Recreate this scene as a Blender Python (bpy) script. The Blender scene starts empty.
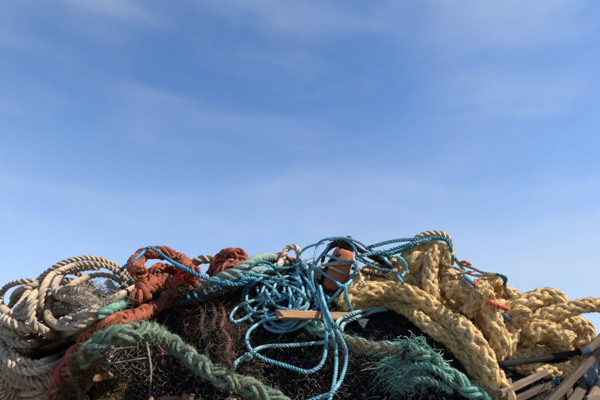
import bpy, math, random
import numpy as np
from mathutils import Vector

random.seed(7)
rng = np.random.default_rng(7)
scene = bpy.context.scene
COL = scene.collection

# ------------------------------------------------------------------ camera
CAM_Z, PITCH, FPX = 1.40, math.radians(22.0), 467.0
cam_data = bpy.data.cameras.new('camera')
cam_data.sensor_width = 36.0
cam_data.lens = 36.0 * FPX / 600.0
cam_data.clip_start = 0.02
cam_data.clip_end = 3000.0
cam = bpy.data.objects.new('camera', cam_data)
COL.objects.link(cam)
cam.location = (0, 0, CAM_Z)
cam.rotation_euler = (math.radians(90) + PITCH, 0, 0)
scene.camera = cam

# ------------------------------------------------------------------ light
SUN_EL, SUN_AZ = math.radians(41), math.radians(106)     # azimuth clockwise from +Y (view direction)
world = bpy.data.worlds.new('World')
scene.world = world
world.use_nodes = True
nt = world.node_tree
for n in list(nt.nodes):
    nt.nodes.remove(n)
N = nt.nodes.new
wout = N('ShaderNodeOutputWorld')
wbg = N('ShaderNodeBackground')
wbg.inputs['Strength'].default_value = 0.142
sky = N('ShaderNodeTexSky')
sky.sky_type = 'NISHITA'
sky.sun_disc = False
sky.sun_elevation = SUN_EL
sky.sun_rotation = SUN_AZ
sky.air_density = 1.2
sky.dust_density = 0.4
sky.ozone_density = 10.0
tc = N('ShaderNodeTexCoord')
mp = N('ShaderNodeMapping')
mp.inputs['Location'].default_value = (5.75, 2.10, 1.34)
mp.inputs['Rotation'].default_value = (0.0, math.radians(-22), math.radians(18))
mp.inputs['Scale'].default_value = (1.0, 1.3, 2.3)
nt.links.new(tc.outputs['Generated'], mp.inputs['Vector'])
cn = N('ShaderNodeTexNoise')                              # broad cirrus veils
cn.inputs['Scale'].default_value = 1.5
cn.inputs['Detail'].default_value = 6.0
cn.inputs['Roughness'].default_value = 0.47
cn.inputs['Distortion'].default_value = 0.35
nt.links.new(mp.outputs['Vector'], cn.inputs['Vector'])
cr = N('ShaderNodeMapRange')
cr.interpolation_type = 'SMOOTHSTEP'
cr.inputs['From Min'].default_value = 0.36
cr.inputs['From Max'].default_value = 0.74
cr.inputs['To Max'].default_value = 0.42
nt.links.new(cn.outputs['Fac'], cr.inputs['Value'])
mp2 = N('ShaderNodeMapping')                             # finer combed-out wisps
mp2.inputs['Location'].default_value = (1.7, 0.4, 2.2)
mp2.inputs['Rotation'].default_value = (0.0, math.radians(28), math.radians(-12))
mp2.inputs['Scale'].default_value = (1.6, 2.0, 6.5)
nt.links.new(tc.outputs['Generated'], mp2.inputs['Vector'])
cn2 = N('ShaderNodeTexNoise')
cn2.inputs['Scale'].default_value = 1.9
cn2.inputs['Detail'].default_value = 8.0
cn2.inputs['Roughness'].default_value = 0.45
cn2.inputs['Distortion'].default_value = 0.7
nt.links.new(mp2.outputs['Vector'], cn2.inputs['Vector'])
cr2 = N('ShaderNodeMapRange')
cr2.interpolation_type = 'SMOOTHSTEP'
cr2.inputs['From Min'].default_value = 0.42
cr2.inputs['From Max'].default_value = 0.78
cr2.inputs['To Max'].default_value = 0.15
nt.links.new(cn2.outputs['Fac'], cr2.inputs['Value'])
sx = N('ShaderNodeSeparateXYZ')
nt.links.new(tc.outputs['Generated'], sx.inputs['Vector'])
hz = N('ShaderNodeMapRange')                              # thin haze towards the horizon
hz.interpolation_type = 'SMOOTHSTEP'
hz.inputs['From Min'].default_value = 0.0
hz.inputs['From Max'].default_value = 0.62
hz.inputs['To Min'].default_value = 0.58
hz.inputs['To Max'].default_value = 0.0
nt.links.new(sx.outputs['Z'], hz.inputs['Value'])
sm = N('ShaderNodeMath'); sm.operation = 'ADD'; sm.use_clamp = True
sm0 = N('ShaderNodeMath'); sm0.operation = 'ADD'
nt.links.new(cr.outputs['Result'], sm0.inputs[0]); nt.links.new(cr2.outputs['Result'], sm0.inputs[1])
nt.links.new(sm0.outputs['Value'], sm.inputs[0]); nt.links.new(hz.outputs['Result'], sm.inputs[1])
wmix = N('ShaderNodeMix')
wmix.data_type = 'RGBA'
nt.links.new(sm.outputs['Value'], wmix.inputs['Factor'])
nt.links.new(sky.outputs['Color'], wmix.inputs['A'])
wmix.inputs['B'].default_value = (3.2, 3.75, 4.55, 1)
nt.links.new(wmix.outputs['Result'], wbg.inputs['Color'])
nt.links.new(wbg.outputs['Background'], wout.inputs['Surface'])

sun_data = bpy.data.lights.new('sun', 'SUN')
sun_data.energy = 5.0
sun_data.angle = math.radians(0.53)
sun_data.color = (1.0, 0.90, 0.75)
sun = bpy.data.objects.new('sun', sun_data)
COL.objects.link(sun)
SUN_DIR = Vector((math.sin(SUN_AZ) * math.cos(SUN_EL), math.cos(SUN_AZ) * math.cos(SUN_EL), math.sin(SUN_EL)))
sun.rotation_euler = SUN_DIR.to_track_quat('Z', 'Y').to_euler()
sun.location = SUN_DIR * 20

scene.view_settings.view_transform = 'Standard'
scene.view_settings.look = 'None'
scene.view_settings.exposure = 0.4
scene.view_settings.gamma = 1.0
scene.view_settings.use_curve_mapping = False
scene.render.engine = 'CYCLES'
scene.cycles.max_bounces = 6

# ------------------------------------------------------------------ materials
def fibre_mat(name, a, b, stain, stain_amt=0.35, rough=0.8, stretch=(900, 22), bump=0.6, streak=0.35, sheen=0.0,
              blotch=9.0, dist=0.0012, var=0.12):
    m = bpy.data.materials.new(name)
    m.use_nodes = True
    t = m.node_tree
    p = t.nodes['Principled BSDF']
    p.inputs['Roughness'].default_value = rough
    p.inputs['Specular IOR Level'].default_value = 0.3
    if sheen:
        p.inputs['Sheen Weight'].default_value = sheen
    uv = t.nodes.new('ShaderNodeTexCoord')
    mpn = t.nodes.new('ShaderNodeMapping')
    mpn.inputs['Scale'].default_value = (stretch[0], stretch[1], 1)
    t.links.new(uv.outputs['UV'], mpn.inputs['Vector'])
    fn = t.nodes.new('ShaderNodeTexNoise')
    fn.inputs['Scale'].default_value = 1.0
    fn.inputs['Detail'].default_value = 3.0
    t.links.new(mpn.outputs['Vector'], fn.inputs['Vector'])
    bn = t.nodes.new('ShaderNodeTexNoise')
    bn.inputs['Scale'].default_value = blotch
    bn.inputs['Detail'].default_value = 6.0
    bn.inputs['Roughness'].default_value = 0.62
    t.links.new(uv.outputs['Object'], bn.inputs['Vector'])
    br = t.nodes.new('ShaderNodeMapRange')
    br.inputs['From Min'].default_value = 0.32
    br.inputs['From Max'].default_value = 0.68
    t.links.new(bn.outputs['Fac'], br.inputs['Value'])
    m1 = t.nodes.new('ShaderNodeMix'); m1.data_type = 'RGBA'
    m1.inputs['A'].default_value = (*a, 1); m1.inputs['B'].default_value = (*b, 1)
    t.links.new(br.outputs['Result'], m1.inputs['Factor'])
    sn = t.nodes.new('ShaderNodeTexNoise')
    sn.inputs['Scale'].default_value = blotch * 3.7
    sn.inputs['Detail'].default_value = 5.0
    sn.inputs['Roughness'].default_value = 0.7
    t.links.new(uv.outputs['Object'], sn.inputs['Vector'])
    sr = t.nodes.new('ShaderNodeMapRange')
    sr.inputs['From Min'].default_value = 0.48
    sr.inputs['From Max'].default_value = 0.72
    sr.inputs['To Max'].default_value = stain_amt * 2
    t.links.new(sn.outputs['Fac'], sr.inputs['Value'])
    m2 = t.nodes.new('ShaderNodeMix'); m2.data_type = 'RGBA'
    m2.inputs['B'].default_value = (*stain, 1)
    t.links.new(sr.outputs['Result'], m2.inputs['Factor'])
    t.links.new(m1.outputs['Result'], m2.inputs['A'])
    gn = t.nodes.new('ShaderNodeTexNoise')               # grit caught in the lay
    gn.inputs['Scale'].default_value = 190.0
    gn.inputs['Detail'].default_value = 2.0
    t.links.new(uv.outputs['Object'], gn.inputs['Vector'])
    gr = t.nodes.new('ShaderNodeMapRange')
    gr.inputs['From Min'].default_value = 0.52
    gr.inputs['From Max'].default_value = 0.72
    gr.inputs['To Max'].default_value = min(0.75, stain_amt * 1.7)
    t.links.new(gn.outputs['Fac'], gr.inputs['Value'])
    m3 = t.nodes.new('ShaderNodeMix'); m3.data_type = 'RGBA'
    m3.inputs['B'].default_value = (*stain, 1)
    t.links.new(gr.outputs['Result'], m3.inputs['Factor'])
    t.links.new(m2.outputs['Result'], m3.inputs['A'])
    m2 = m3
    oi = t.nodes.new('ShaderNodeObjectInfo')
    hv = t.nodes.new('ShaderNodeMapRange')
    hv.inputs['To Min'].default_value = 1.0 - var
    hv.inputs['To Max'].default_value = 1.0 + var
    t.links.new(oi.outputs['Random'], hv.inputs['Value'])
    fr = t.nodes.new('ShaderNodeMapRange')
    fr.inputs['From Min'].default_value = 0.25
    fr.inputs['From Max'].default_value = 0.75
    fr.inputs['To Min'].default_value = 1.0 - streak
    fr.inputs['To Max'].default_value = 1.0 + streak * 0.6
    t.links.new(fn.outputs['Fac'], fr.inputs['Value'])
    mu = t.nodes.new('ShaderNodeMath'); mu.operation = 'MULTIPLY'
    t.links.new(hv.outputs['Result'], mu.inputs[0]); t.links.new(fr.outputs['Result'], mu.inputs[1])
    vm = t.nodes.new('ShaderNodeVectorMath'); vm.operation = 'SCALE'
    t.links.new(m2.outputs['Result'], vm.inputs[0]); t.links.new(mu.outputs['Value'], vm.inputs['Scale'])
    t.links.new(vm.outputs['Vector'], p.inputs['Base Color'])
    bp = t.nodes.new('ShaderNodeBump')
    bp.inputs['Strength'].default_value = bump
    bp.inputs['Distance'].default_value = dist
    t.links.new(fn.outputs['Fac'], bp.inputs['Height'])
    t.links.new(bp.outputs['Normal'], p.inputs['Normal'])
    return m

def solid_mat(name, a, b, scale=20.0, rough=0.6, bump=0.3, dist=0.003, stretch=(1, 1, 1), alpha=None, dirt=None, spec=0.4):
    m = bpy.data.materials.new(name)
    m.use_nodes = True
    t = m.node_tree
    p = t.nodes['Principled BSDF']
    p.inputs['Roughness'].default_value = rough
    p.inputs['Specular IOR Level'].default_value = spec
    tcn = t.nodes.new('ShaderNodeTexCoord')
    mpn = t.nodes.new('ShaderNodeMapping')
    mpn.inputs['Scale'].default_value = stretch
    t.links.new(tcn.outputs['UV' if stretch != (1, 1, 1) else 'Object'], mpn.inputs['Vector'])
    n = t.nodes.new('ShaderNodeTexNoise')
    n.inputs['Scale'].default_value = scale
    n.inputs['Detail'].default_value = 7.0
    n.inputs['Roughness'].default_value = 0.65
    t.links.new(mpn.outputs['Vector'], n.inputs['Vector'])
    r = t.nodes.new('ShaderNodeMapRange')
    r.inputs['From Min'].default_value = 0.3; r.inputs['From Max'].default_value = 0.7
    t.links.new(n.outputs['Fac'], r.inputs['Value'])
    mx = t.nodes.new('ShaderNodeMix'); mx.data_type = 'RGBA'
    mx.inputs['A'].default_value = (*a, 1); mx.inputs['B'].default_value = (*b, 1)
    t.links.new(r.outputs['Result'], mx.inputs['Factor'])
    t.links.new(mx.outputs['Result'], p.inputs['Base Color'])
    bp = t.nodes.new('ShaderNodeBump')
    bp.inputs['Strength'].default_value = bump; bp.inputs['Distance'].default_value = dist
    t.links.new(n.outputs['Fac'], bp.inputs['Height'])
    t.links.new(bp.outputs['Normal'], p.inputs['Normal'])
    if alpha is not None:
        p.inputs['Transmission Weight'].default_value = alpha
    return m

M = {
    'cream': fibre_mat('cream_fibre', (0.56, 0.45, 0.32), (0.39, 0.30, 0.205), (0.18, 0.135, 0.095), 0.36, stretch=(420, 16), streak=0.38, var=0.16),
    'white': fibre_mat('white_fibre', (0.68, 0.57, 0.45), (0.50, 0.40, 0.29), (0.34, 0.24, 0.15), 0.35, stretch=(420, 16)),
    'yellow': fibre_mat('yellow_fibre', (0.80, 0.565, 0.245), (0.64, 0.415, 0.155), (0.34, 0.18, 0.07), 0.42, stretch=(300, 14), streak=0.55, bump=1.0, dist=0.003, var=0.17, blotch=13),
    'red': fibre_mat('red_fibre', (0.44, 0.094, 0.037), (0.20, 0.045, 0.023), (0.38, 0.21, 0.13), 0.28, stretch=(300, 13), streak=0.55, bump=1.0, dist=0.003, var=0.2, blotch=15),
    'green': fibre_mat('green_fibre', (0.13, 0.25, 0.18), (0.23, 0.30, 0.19), (0.15, 0.095, 0.045), 0.55, stretch=(300, 14), streak=0.55, bump=1.0, dist=0.003, blotch=16, var=0.2),
    'sea': fibre_mat('sea_green_fibre', (0.13, 0.36, 0.27), (0.25, 0.43, 0.33), (0.09, 0.12, 0.07), 0.36, stretch=(300, 14), streak=0.5, bump=1.0, dist=0.003, var=0.2, blotch=14),
    'sage': fibre_mat('sage_fibre', (0.27, 0.38, 0.32), (0.20, 0.30, 0.25), (0.16, 0.15, 0.10), 0.35, stretch=(420, 16)),
    'cyan': fibre_mat('cyan_fibre', (0.075, 0.34, 0.44), (0.23, 0.47, 0.51), (0.03, 0.13, 0.17), 0.30, rough=0.55, stretch=(900, 40), streak=0.35, blotch=9, var=0.2),
    'pale': fibre_mat('pale_blue_fibre', (0.20, 0.42, 0.45), (0.33, 0.50, 0.50), (0.10, 0.18, 0.18), 0.3, rough=0.6, stretch=(900, 40)),
    'blue': fibre_mat('blue_fibre', (0.025, 0.20, 0.36), (0.06, 0.29, 0.43), (0.02, 0.10, 0.16), 0.25, rough=0.55, stretch=(900, 40)),
    'teal': fibre_mat('teal_fibre', (0.012, 0.15, 0.17), (0.025, 0.24, 0.26), (0.02, 0.07, 0.07), 0.25, rough=0.55, stretch=(900, 40)),
    'black': fibre_mat('black_fibre', (0.014, 0.013, 0.013), (0.030, 0.025, 0.021), (0.08, 0.06, 0.04), 0.2, rough=0.75),
    'brown': fibre_mat('brown_fibre', (0.30, 0.165, 0.085), (0.17, 0.09, 0.045), (0.42, 0.27, 0.15), 0.3, streak=0.4, bump=0.9, dist=0.002, blotch=40),
    'twine': fibre_mat('grey_twine', (0.40, 0.34, 0.26), (0.26, 0.21, 0.155), (0.12, 0.10, 0.07), 0.3),
    'mesh_red': fibre_mat('red_mesh_fibre', (0.55, 0.03, 0.03), (0.42, 0.03, 0.03), (0.2, 0.04, 0.03), 0.3),
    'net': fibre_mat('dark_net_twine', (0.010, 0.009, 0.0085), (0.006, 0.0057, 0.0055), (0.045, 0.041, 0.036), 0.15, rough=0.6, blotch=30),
    'netgrey': fibre_mat('grey_net_twine', (0.26, 0.22, 0.175), (0.13, 0.11, 0.09), (0.03, 0.025, 0.02), 0.4, rough=0.6, blotch=20),
    'weed': fibre_mat('brown_weed', (0.16, 0.095, 0.035), (0.09, 0.055, 0.022), (0.22, 0.15, 0.06), 0.3, blotch=25),
    'rag': fibre_mat('brown_rag', (0.075, 0.052, 0.034), (0.022, 0.017, 0.013), (0.15, 0.11, 0.075), 0.35, blotch=22),
    'rust': fibre_mat('rusty_fibre', (0.20, 0.055, 0.03), (0.08, 0.035, 0.022), (0.14, 0.10, 0.07), 0.35, blotch=25),
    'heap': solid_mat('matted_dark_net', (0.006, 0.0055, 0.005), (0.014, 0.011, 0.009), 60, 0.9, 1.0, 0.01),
    'wood': solid_mat('brown_board', (0.42, 0.22, 0.105), (0.24, 0.115, 0.052), 1.0, 0.75, 0.5, 0.002, (160, 8, 1)),
    'greywood': solid_mat('weathered_board', (0.25, 0.18, 0.115), (0.09, 0.06, 0.04), 1.0, 0.85, 0.6, 0.002, (160, 8, 1)),
    'darkwood': solid_mat('dark_beam', (0.11, 0.072, 0.044), (0.035, 0.023, 0.015), 1.0, 0.8, 0.6, 0.002, (140, 7, 1)),
    'stick': solid_mat('grey_stick', (0.30, 0.26, 0.215), (0.11, 0.09, 0.075), 70, 0.8, 0.8, 0.002),
    'bark': solid_mat('rust_bark', (0.40, 0.17, 0.08), (0.24, 0.10, 0.05), 40, 0.8, 0.8, 0.003),
    'buoy': solid_mat('faded_orange_foam', (0.64, 0.20, 0.095), (0.46, 0.12, 0.055), 45, 0.75, 0.9, 0.004),
    'rubber': solid_mat('black_plastic', (0.005, 0.005, 0.005), (0.012, 0.011, 0.010), 30, 0.75, 0.3, 0.002, spec=0.12),
    'greyplastic': solid_mat('grey_green_plastic', (0.25, 0.33, 0.30), (0.18, 0.24, 0.22), 30, 0.5, 0.3),
    'redplastic': solid_mat('red_orange_plastic', (0.62, 0.09, 0.035), (0.5, 0.07, 0.03), 30, 0.5, 0.3),
    'whiteplastic': solid_mat('white_plastic', (0.72, 0.68, 0.60), (0.55, 0.50, 0.42), 30, 0.5, 0.3),
    'clear': solid_mat('clear_bluish_plastic', (0.55, 0.66, 0.78), (0.35, 0.45, 0.55), 30, 0.25, 0.4, 0.003, alpha=0.55),
    'tealplastic': solid_mat('pale_green_plastic', (0.25, 0.55, 0.42), (0.18, 0.42, 0.33), 30, 0.5, 0.3),
    'ground': solid_mat('harbour_gravel', (0.22, 0.20, 0.18), (0.13, 0.12, 0.11), 6, 0.95, 0.6, 0.02),
}

# ------------------------------------------------------------------ mesh helpers
def make_mesh(name, V, quads=None, tris=None, uv=None, smooth=True):
    me = bpy.data.meshes.new(name)
    V = np.asarray(V, dtype=np.float32)
    nq = 0 if quads is None else len(quads)
    ntr = 0 if tris is None else len(tris)
    loops = []
    if nq: loops.append(np.asarray(quads, dtype=np.int32).ravel())
    if ntr: loops.append(np.asarray(tris, dtype=np.int32).ravel())
    loops = np.concatenate(loops)
    me.vertices.add(len(V)); me.vertices.foreach_set('co', V.ravel())
    me.loops.add(len(loops)); me.loops.foreach_set('vertex_index', loops)
    starts = np.concatenate([np.arange(nq) * 4, nq * 4 + np.arange(ntr) * 3]).astype(np.int32)
    me.polygons.add(nq + ntr)
    me.polygons.foreach_set('loop_start', starts)
    if uv is not None:
        l = me.uv_layers.new(name='UVMap')
        l.data.foreach_set('uv', np.asarray(uv, dtype=np.float32)[loops].ravel())
    me.update(calc_edges=True)
    me.validate()
    me.polygons.foreach_set('use_smooth', np.full(len(me.polygons), bool(smooth)))
    return me

def add_obj(name, me, mat, parent=None, kind=None):
    o = bpy.data.objects.new(name, me)
    COL.objects.link(o)
    me.materials.append(M[mat])
    if parent is not None:
        o.parent = parent
    if kind:
        o['kind'] = kind
    return o

def tag(o, label, cat, group=None):
    o['label'] = label; o['category'] = cat
    if group: o['group'] = group
    return o

def thing(name, loc, label, cat, group=None):
    o = bpy.data.objects.new(name, None)
    o.empty_display_size = 0.05
    COL.objects.link(o)
    o.location = [float(c) for c in loc]
    return tag(o, label, cat, group)

def grid_quads(n, k, off=0):
    """rings n, k+1 verts per ring (seam doubled)"""
    i = np.arange(n - 1)[:, None]; j = np.arange(k)[None, :]
    a = i * (k + 1) + j
    return (np.stack([a, a + 1, a + k + 2, a + k + 1], -1).reshape(-1, 4) + off)

class Acc:
    def __init__(self): self.V, self.Q, self.T, self.U, self.n = [], [], [], [], 0
    def add(self, V, Q=None, U=None, T=None):
        self.V.append(V)
        if Q is not None and len(Q): self.Q.append(Q + self.n)
        if T is not None and len(T): self.T.append(T + self.n)
        self.U.append(U if U is not None else np.zeros((len(V), 2)))
        self.n += len(V)
    def mesh(self, name, loc=(0, 0, 0), smooth=True):
        return make_mesh(name, np.concatenate(self.V) - np.asarray(loc), np.concatenate(self.Q) if self.Q else None,
                         np.concatenate(self.T) if self.T else None, np.concatenate(self.U), smooth)

def norm(a): return a / np.maximum(np.linalg.norm(a, axis=-1, keepdims=True), 1e-9)

def resample(P, step):
    d = np.concatenate([[0], np.cumsum(np.linalg.norm(np.diff(P, axis=0), axis=1))])
    n = max(4, int(d[-1] / step) + 1)
    s = np.linspace(0, d[-1], n)
    return np.stack([np.interp(s, d, P[:, k]) for k in range(3)], 1), s

def frames(P):
    T = norm(np.gradient(P, axis=0))
    Nn = np.zeros_like(P)
    ref = np.array([0, 0, 1.0]) if abs(T[0][2]) < 0.9 else np.array([1.0, 0, 0])
    n = ref - T[0] * ref.dot(T[0]); n /= np.linalg.norm(n)
    for i in range(len(P)):
        n = n - T[i] * n.dot(T[i]); n /= max(np.linalg.norm(n), 1e-9)
        Nn[i] = n
    return T, Nn, np.cross(T, Nn)

def wobble(n, amp, per, seedv):
    """smooth 1-D noise of n samples with correlation length per (samples)"""
    r = np.random.default_rng(seedv)
    k = max(4, int(n / max(per, 1)) + 3)
    y = r.normal(0, 1, k)
    return amp * np.interp(np.linspace(0, k - 1, n), np.arange(k), y)

def smooth1(a, w):
    w = max(1, int(w))
    k = np.hanning(2 * w + 1); k /= k.sum()
    return np.convolve(np.pad(a, w, mode='edge'), k, mode='valid')

def strand_tube(C, E, a, b, s, K=9, caps=True, seedv=0, rough=0.05):
    """tube round curve C; E = outward direction; a radial and b tangential half-axes"""
    T = norm(np.gradient(C, axis=0))
    E = norm(E - T * (E * T).sum(1, keepdims=True))
    S = np.cross(T, E)
    n = len(C)
    ph = np.linspace(0, 2 * math.pi, K + 1)
    w = 1 + smooth1(wobble(n, rough * 1.5, 5, seedv), 2)
    if caps:
        w[0] *= 0.55; w[-1] *= 0.55
    ra = (a * w)[:, None, None]; rb = (b * w)[:, None, None]
    V = C[:, None, :] + ra * np.cos(ph)[None, :, None] * E[:, None, :] + rb * np.sin(ph)[None, :, None] * S[:, None, :]
    nv = n * (K + 1)
    U = np.zeros((n, K + 1, 2))
    U[:, :, 0] = ph[None, :] * a + 0.55 * s[:, None]
    U[:, :, 1] = s[:, None]
    V = V.reshape(-1, 3); U = U.reshape(-1, 2)
    Q = grid_quads(n, K)
    V = np.concatenate([V, C[[0, -1]]]); U = np.concatenate([U, [[0, 0], [0, s[-1]]]])
    j = np.arange(K)
    T0 = np.stack([np.full(K, nv), j + 1, j], 1)
    b0 = (n - 1) * (K + 1)
    T1 = np.stack([np.full(K, nv + 1), b0 + j, b0 + j + 1], 1)
    return V, Q, U, np.concatenate([T0, T1])

def laid_strands(P, r, n=3, pitch=None, K=8, seedv=0, step=None):
    """twisted rope: n helical strands"""
    pitch = pitch or 4.7 * r
    step = step or pitch / 13
    P, s = resample(P, step)
    T, Nn, B = frames(P)
    out = []
    t = r * (0.475 if n == 3 else 0.42)
    rho = r - t
    for k in range(n):
        ph = 2 * math.pi * (s / pitch) + 2 * math.pi * k / n + wobble(len(s), 0.08, 14, seedv + k)
        E = np.cos(ph)[:, None] * Nn + np.sin(ph)[:, None] * B
        out.append(strand_tube(P + rho * E, E, t, t * 1.06, s, K, True, seedv + 10 + k, 0.05))
    return out

def plait_strands(P, r, pitch=None, K=8, seedv=0, step=None, loose=0.0):
    """eight-strand square plait: two right-hand pairs and two left-hand pairs, each over one and under one"""
    pitch = pitch or 5.6 * r
    step = step or pitch / 20
    P, s = resample(P, step)
    T, Nn, B = frames(P)
    out = []
    t = 0.25 * r
    q = 0
    for sign in (1, -1):
        for i in range(2):
            for m in (-1, 1):
                th = 2 * math.pi * s / pitch + m * 0.26 * sign
                th = th + wobble(len(s), 0.07 + loose * 0.15, 12, seedv + 31 + q)
                ph = sign * th + i * math.pi + m * 0.26
                rho = r * (0.55 + sign * 0.20 * np.cos(2 * th) + wobble(len(s), 0.02 + loose * 0.10, 9, seedv + 77 + q))
                E = np.cos(ph)[:, None] * Nn + np.sin(ph)[:, None] * B
                out.append(strand_tube(P + rho[:, None] * E, E, t, t * 1.06, s, K, True, seedv + q, 0.07))
                q += 1
    return out

def braid_strands(P, r, n=6, pitch=None, K=8, seedv=0, loose=0.0):
    """round braid: n right-hand and n left-hand strands weaving over one, under one, about a core"""
    pitch = pitch or 9.0 * r
    P, s = resample(P, pitch / (7.5 * n))
    T, Nn, B = frames(P)
    out = []
    a, b = 0.185 * r * 6 / n, 0.255 * r * 6 / n
    A = 0.085 * r * 6 / n
    R0 = r - a - A
    q = 0
    for sign in (1, -1):
        for i in range(n):
            th = 2 * math.pi * s / pitch + smooth1(wobble(len(s), 0.02 + loose * 0.1, 9, seedv + 31 + q), 3)
            ph = sign * th + i * 2 * math.pi / n
            rho = R0 + sign * A * np.cos(n * 2 * math.pi * s / pitch) + smooth1(wobble(len(s), r * (0.012 + loose * 0.1), 7, seedv + 77 + q), 3)
            E = np.cos(ph)[:, None] * Nn + np.sin(ph)[:, None] * B
            out.append(strand_tube(P + rho[:, None] * E, E, a, b, s, K, True, seedv + q, 0.07))
            q += 1
    core = strand_tube(P, Nn, R0 * 0.92, R0 * 0.92, s, 12, True, seedv + 5, 0.02)
    return out, core

def fibres(strands, count, length, width, outness=0.6, seedv=0):
    """loose hairs standing off the strands: thin bent slivers"""
    r = np.random.default_rng(seedv)
    acc = Acc()
    tot = sum(len(x[0]) for x in strands)
    for V, Q, U, T in strands:
        n = int(count * len(V) / tot)
        qi = r.integers(0, len(Q), n)
        a, b, c, d = (V[Q[qi, k]] for k in range(4))
        f = r.random((n, 1)); g = r.random((n, 1))
        p = (a * (1 - f) + b * f) * (1 - g) + (d * (1 - f) + c * f) * g
        nn = norm(np.cross(b - a, d - a))
        ax = norm(d - a)
        L = (length * r.lognormal(0, 0.45, n))[:, None]
        rnd = norm(r.normal(0, 1, (n, 3)))
        d1 = norm(ax * np.sign(r.normal(0, 1, (n, 1))) * 1.0 + nn * outness * r.uniform(0.2, 1.3, (n, 1)) + rnd * 0.5)
        d2 = norm(d1 + rnd * 0.9)
        sd = norm(np.cross(d1, nn)) * width
        q0, q1, q2 = p - nn * 0.0005, p + d1 * L * 0.5, p + d1 * L * 0.5 + d2 * L * 0.5
        VV = np.stack([q0 - sd, q0 + sd, q1 - sd * 0.7, q1 + sd * 0.7, q2], 1).reshape(-1, 3)
        k = np.arange(n)[:, None] * 5
        acc.add(VV, Q=k + np.array([[0, 1, 3, 2]]), T=k + np.array([[2, 3, 4]]), U=np.repeat(r.random((n, 2)), 5, 0))
    return acc

def tubes_batch(P, r, sides=3):
    """P (n,K,3) many short tubes at once; r scalar or (n,)"""
    n, K, _ = P.shape
    T = norm(np.gradient(P, axis=1))
    ref = np.where(np.abs(T[..., 2:3]) < 0.85, np.array([0, 0, 1.0]), np.array([1.0, 0, 0]))
    A = norm(np.cross(T, ref)); B = np.cross(T, A)
    ph = np.arange(sides) * 2 * math.pi / sides
    r = np.broadcast_to(np.asarray(r, dtype=float), (n,))[:, None, None, None]
    V = P[:, :, None, :] + r * (np.cos(ph)[None, None, :, None] * A[:, :, None, :] + np.sin(ph)[None, None, :, None] * B[:, :, None, :])
    V = V.reshape(-1, 3)
    i = np.arange(n)[:, None, None]; k = np.arange(K - 1)[None, :, None]; j = np.arange(sides)[None, None, :]
    base = i * K * sides + k * sides
    j2 = (j + 1) % sides
    Q = np.stack([base + j, base + j2, base + sides + j2, base + sides + j], -1).reshape(-1, 4)
    U = np.repeat(rng.random((n, 2)), K * sides, 0)
    return V, Q, U

# ------------------------------------------------------------------ the heap and where things lie on it
cP, sP = math.cos(PITCH), math.sin(PITCH)
CAMP = np.array([0, 0, CAM_Z])
def ray(px, py):
    a = (np.asarray(px, float) - 300) / FPX
    b = (200 - np.asarray(py, float)) / FPX
    return np.stack([a, cP - sP * b, sP + cP * b], -1)
def at(px, py, d): return CAMP + ray(px, py) * np.asarray(d)[..., None]

YC = 1.95
sil = np.array([(-150, 470), (-80, 420), (-30, 372), (0, 345), (20, 318), (50, 302), (110, 296), (140, 280), (200, 277), (250, 272),
                (310, 264), (400, 268), (445, 278), (490, 305), (530, 330), (560, 345), (600, 362), (660, 385), (760, 460)], float)
rr = ray(sil[:, 0], sil[:, 1]); tt = YC / rr[:, 1]
CX = np.concatenate([[-2.3], rr[:, 0] * tt, [2.3]]); CZ = np.concatenate([[0.0], CAM_Z + rr[:, 2] * tt, [0.0]])
PY = np.array([0.55, 0.75, 0.95, 1.15, 1.35, 1.60, 1.80, 1.95, 2.15, 2.5, 3.0, 3.5])
PZ = np.array([0.0, 0.17, 0.40, 0.58, 0.72, 0.88, 0.965, 1.0, 0.97, 0.78, 0.36, 0.0])
def heap_h(x, y):
    q = np.clip((-0.66 - x) / 0.16, 0, 1); q = q * q * (3 - 2 * q)      # the left end stands further back
    h = np.interp(x, CX, CZ) * np.interp(y - 0.13 * q * (y < 1.95) * np.clip((1.95 - y) / 0.3, 0, 1), PY, PZ)
    lump = (0.030 * np.sin(7.1 * x + 3.3 * y) * np.sin(5.7 * y - 2.1 * x + 1) + 0.020 * np.sin(15.3 * x + 1.7) * np.sin(13.1 * y + 4 * x)
            + 0.010 * np.sin(31 * x + 9 * y) * np.sin(27 * y - 11 * x + 2))
    return h + lump * np.clip(h / 0.4, 0, 1)

X0, Y0, W, H = 140, 170, 880, 400           # lookup of how far away the heap's surface is, in every direction of the front side
gx, gy = np.meshgrid(np.arange(0, W, 2) - X0, np.arange(0, H, 2) + Y0)
RR = ray(gx, gy)
hit = np.full(gx.shape, np.nan); gap = np.full(gx.shape, 9.0); dgap = np.full(gx.shape, 2.0)
for d in np.arange(0.7, 3.2, 0.012):
    p = CAMP + RR * d
    g = p[..., 2] - heap_h(p[..., 0], p[..., 1])
    hit = np.where(np.isnan(hit) & (g < 0), d, hit)
    better = g < gap
    gap = np.where(better, g, gap); dgap = np.where(better, d, dgap)
DM = np.repeat(np.repeat(hit, 2, 0), 2, 1)
RIDGE = np.clip(np.repeat(np.repeat(dgap, 2, 0), 2, 1), 1.2, 2.15)

def catmull(P, step=1.0):
    P = np.asarray(P, float)
    Q = np.concatenate([[2 * P[0] - P[1]], P, [2 * P[-1] - P[-2]]])
    out = []
    for i in range(len(P) - 1):
        p0, p1, p2, p3 = Q[i:i + 4]
        n = max(2, int(np.linalg.norm((p2 - p1)[:2]) / step))
        t = np.linspace(0, 1, n, endpoint=False)[:, None]
        out.append(0.5 * ((2 * p1) + (-p0 + p2) * t + (2 * p0 - 5 * p1 + 4 * p2 - p3) * t ** 2 + (-p0 + 3 * p1 - 3 * p2 + p3) * t ** 3))
    out.append(P[-1:])
    return np.concatenate(out)

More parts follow.
